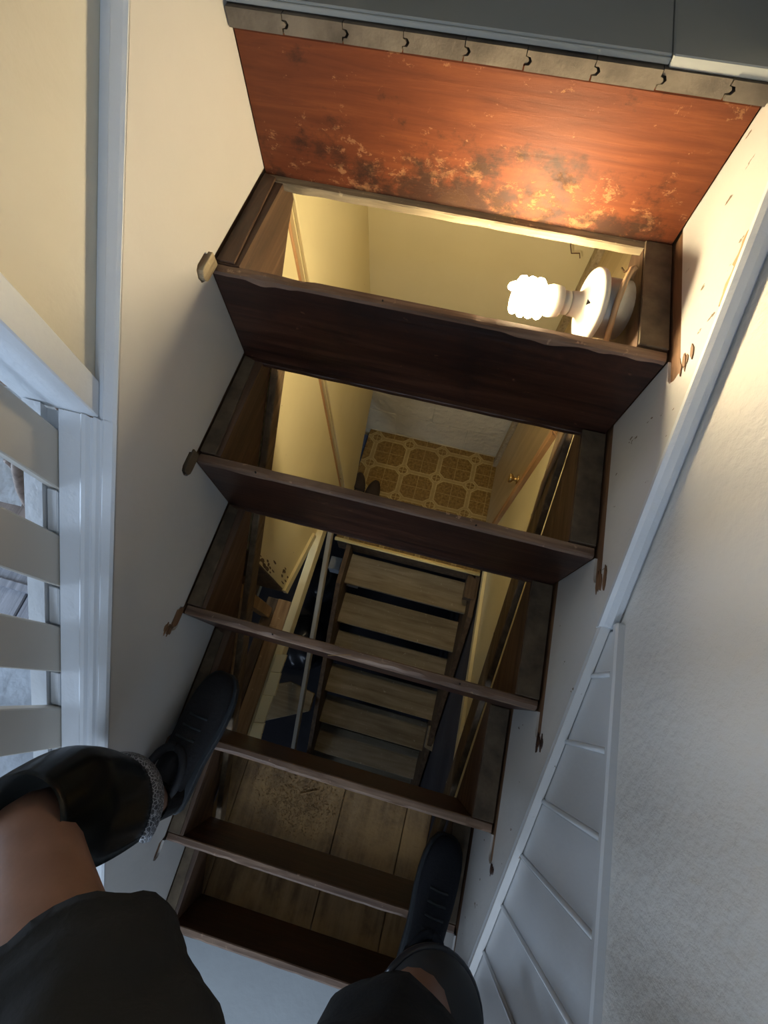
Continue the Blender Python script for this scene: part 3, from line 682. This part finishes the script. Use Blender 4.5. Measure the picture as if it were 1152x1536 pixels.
nodes = [(tuple(PV),.11),(tuple(HL),.085),(tuple(L_(HL,KL,.5)),.075),(tuple(L_(HL,KL,.85)),.058),(tuple(KL),.056),(tuple(L_(KL,AL,.3)+Vector((0,-.02,0))),.054),(tuple(L_(KL,AL,.7)),.038),(tuple(AL),.033),((.055,-1.06,-.80),.030),((.06,-.95,-.815),.024),
         (tuple(HR),.085),(tuple(L_(HR,KR,.5)),.075),(tuple(L_(HR,KR,.85)),.058),(tuple(KR),.054),(tuple(L_(KR,AR,.3)+Vector((0,-.02,0))),.052),(tuple(L_(KR,AR,.7)),.038),(tuple(AR),.033),((.69,-1.28,-1.01),.030),((.695,-1.18,-1.025),.024),((.43,-1.42,.10),.12)]
edges = [(0,1),(1,2),(2,3),(3,4),(4,5),(5,6),(6,7),(7,8),(8,9),(0,10),(10,11),(11,12),(12,13),(13,14),(14,15),(15,16),(16,17),(17,18),(0,19)]
skinmesh('legs', nodes, edges, [M['skin']], pe)
# shorts: hip body and two open, wrinkled legs
def cloth_leg(bm, p0, p1, r0, r1, seed, nseg=26, seg=40, over=None):
    ax_ = (p1-p0).normalized(); a = ax_.orthogonal().normalized(); b = ax_.cross(a); rings = []
    for i in range(nseg+1):
        t = i/nseg; c = p0.lerp(p1, t); r_ = r0+(r1-r0)*t; rg = []
        for k in range(seg):
            an = 2*math.pi*k/seg; dv = a*math.cos(an)+b*math.sin(an)
            q = 1+.10*noise.noise(dv*1.6+ax_*t*5+Vector((seed,0,0)))+.05*noise.noise(dv*4+ax_*t*12+Vector((0,seed,0)))
            rg.append(bm.verts.new(c+dv*r_*q + ax_*.012*noise.noise(dv*2.5+Vector((seed,3,3)))*t))
        rings.append(rg)
    for i in range(nseg):
        for k in range(seg): bm.faces.new((rings[i][k],rings[i][(k+1)%seg],rings[i+1][(k+1)%seg],rings[i+1][k]))
    # hem turned in
    inner = [bm.verts.new(p1 - ax_*.03 + (v.co-p1)*.93) for v in rings[-1]]
    for k in range(seg): bm.faces.new((rings[-1][k],rings[-1][(k+1)%seg],inner[(k+1)%seg],inner[k]))
bm = bmesh.new()
cloth_leg(bm, HL+Vector((.04,-.03,.0)), L_(HL,KL,.62)+Vector((.03,-.03,0)), .125, .108, 2.0)
cloth_leg(bm, HR+Vector((-.03,-.01,.0)), L_(HR,KR,.80)+Vector((.0,-.045,.0)), .125, .116, 7.0)
tube(bm, [(.43,-1.28,-.20),(.43,-1.30,-.14),(.43,-1.33,-.04),(.43,-1.37,.04),(.43,-1.43,.12)], [(.10,.10),(.17,.12),(.185,.135),(.165,.125),(.155,.115)], 28)
tag(fin('shorts', bm, M['denim_black'], pe, True), 'black cotton shorts with a loose wavy hem')
# knee pads
def knee_pad(c, d_axis, front, ln, rad, shell, trim_m, lab, arc=2.5, taper=.25):
    """half sleeve: d_axis along the leg, front the side that the shell covers"""
    d_ = d_axis.normalized(); f_ = (front - d_*front.dot(d_)).normalized(); s_ = d_.cross(f_)
    bm = bmesh.new(); rings = []; NA, NL = 28, 22
    for i in range(NL+1):
        t = i/NL; pos = c + d_*(t-.5)*ln; r_ = rad*(1-.45*max(0,.35-t)**1.2*2.0)*(1-taper*t**2); lift = .012*math.sin(t*math.pi)
        rings.append([bm.verts.new(pos + f_*math.cos(a)*(r_+lift)*1.05 + s_*math.sin(a)*r_) for a in [(-arc/2+arc*k/NA)*1.0 for k in range(NA+1)]])
    for i in range(NL):
        for k in range(NA): bm.faces.new((rings[i][k],rings[i][k+1],rings[i+1][k+1],rings[i+1][k]))
    bmesh.ops.solidify(bm, geom=bm.faces[:], thickness=.006)
    po = fin('knee_pad', bm, shell, pe, True); tag(po, lab)
    bm = bmesh.new(); r_ = rad*(1-taper)
    pts = []
    rg2 = []
    for k in range(NA+1):
        a = (-arc/2+arc*k/NA)
        for_ = []
        for (dl, dr) in ((-.026,.002),(-.022,.008),(.004,.010),(.014,.004),(.014,-.003),(-.026,-.003)):
            for_.append(bm.verts.new(c + d_*(ln*.5+dl) + f_*math.cos(a)*(r_+dr)*1.05 + s_*math.sin(a)*(r_+dr)))
        rg2.append(for_)
    for k in range(NA):
        for q in range(6): bm.faces.new((rg2[k][q],rg2[k+1][q],rg2[k+1][(q+1)%6],rg2[k][(q+1)%6]))
    bm.faces.new(rg2[0]); bm.faces.new(rg2[-1])
    fin('pad_trim', bm, trim_m, po, True)
knee_pad(L_(KL,AL,.20), AL-KL, Vector((-.10,1,.0)), .28, .078, M['pad_shell'], M['trim'], 'glossy black knee pad with silver patterned trim', arc=3.9, taper=.08)
def cap_pad(c, nrm, rx, ry, dp):
    n_ = nrm.normalized(); u = Vector((0,0,1)).cross(n_).normalized(); v = n_.cross(u); bm = bmesh.new(); rings = []; NA = 36
    for i in range(10):
        ph = math.pi/2*i/9*.97+.03
        rings.append([bm.verts.new(c+u*math.cos(a)*rx*math.sin(ph)+v*math.sin(a)*ry*math.sin(ph)+n_*dp*math.cos(ph)) for a in [2*math.pi*k/NA for k in range(NA)]])
    bm.faces.new(rings[0])
    for i in range(9):
        for k in range(NA): bm.faces.new((rings[i][k],rings[i][(k+1)%NA],rings[i+1][(k+1)%NA],rings[i+1][k]))
    bmesh.ops.solidify(bm, geom=bm.faces[:], thickness=.005)
    po = tag(fin('knee_pad', bm, M['pad_grey'], pe, True), 'dull grey knee pad with a black rim')
    rod('pad_rim', [c+u*math.cos(a)*rx*1.01+v*math.sin(a)*ry*1.01 for a in [2*math.pi*k/40 for k in range(41)]], .0065, M['black_plastic'], po, 8)
cap_pad(KR+Vector((.012,-.030,.0)), Vector((.22,.35,1)), .082, .092, .072)
# shoes
def shoe(heel, toe, zs, up, so, lab, wd=.048, hh=.10):
    h = Vector((*heel, zs)); t = Vector((*toe, zs)); ax_ = (t-h); ln = ax_.length; ax_.normalize(); s_ = Vector((ax_.y,-ax_.x,0))
    prof = [(0,.62,.85),(.03,.74,1.0),(.10,.80,1.05),(.22,.80,1.08),(.34,.80,1.0),(.46,.88,.82),(.58,.97,.66),(.70,1.0,.54),(.82,.95,.46),(.92,.78,.38),(.98,.50,.28),(1.0,.25,.20)]
    bm = bmesh.new(); rings = []; NS = 22
    for (u, ww, hz) in prof:
        c = h+ax_*ln*u; rg = []
        for k in range(NS):
            a = 2*math.pi*k/NS; ca, sa = math.cos(a), math.sin(a)
            x_ = math.copysign(abs(ca)**.8, ca)*wd*ww*(1 if sa < .2 else 1-.28*(sa-.2)*(1.2 if u < .45 else .8))
            z_ = (hh*hz*(sa*.5+.5)**.9)+.014
            rg.append(bm.verts.new(c+s_*x_+Vector((0,0,z_)) + ax_*.0))
        rings.append(rg)
    for i in range(len(rings)-1):
        for k in range(NS): bm.faces.new((rings[i][k],rings[i][(k+1)%NS],rings[i+1][(k+1)%NS],rings[i+1][k]))
    bm.faces.new(rings[0]); bm.faces.new(rings[-1])
    so_ = fin('shoe', bm, up, pe, True); tag(so_, lab)
    md = so_.modifiers.new('u','SUBSURF'); md.levels = 1; md.render_levels = 1
    out = [h+ax_*ln*u+s_*wd*(ww+.08) for u, ww, _ in prof]+[h+ax_*ln*u-s_*wd*(ww+.08) for u, ww, _ in reversed(prof)]
    slab('sole', [(p.x,p.y) for p in out], 'z', zs+.0005, zs+.026, so, so_, .004)
    rod('collar', [h+ax_*(.085+.055*math.cos(a))+s_*.036*math.sin(a)+Vector((0,0,hh*1.05+.012)) for a in [2*math.pi*i/20 for i in range(21)]], .009, up, so_, 8)
    for i in range(4):
        c = h+ax_*ln*(.44+.075*i)+Vector((0,0,hh*(.86-.10*i)+.018)); rod('lace', [c-s_*.022-Vector((0,0,.004)), c+Vector((0,0,.003)), c+s_*.022-Vector((0,0,.004))], .0028, M['sole'], so_, 6)
    # tongue
shoe((.045,-1.185), (.075,-.885), -.84, M['shoe_black'], M['sole'], 'black work shoe on the top edge of a riser by the left skirt')
shoe((.672,-1.425), (.705,-1.115), -1.05, M['shoe_navy'], M['sole'], 'navy black work shoe beside the right skirt')
bm = bmesh.new(); tube(bm, [AL+Vector((0,0,-.03)), AL+Vector((0,0,.045))], [.042,.040], 20, False); bmesh.ops.solidify(bm, geom=bm.faces[:], thickness=.004)
fin('sock', bm, M['shoe_black'], pe, True)
bm = bmesh.new(); tube(bm, [AR+Vector((0,0,-.03)), AR.lerp(KR,.25)], [.042,.044], 20, False); bmesh.ops.solidify(bm, geom=bm.faces[:], thickness=.004)
fin('sock', bm, M['shoe_navy'], pe, True)
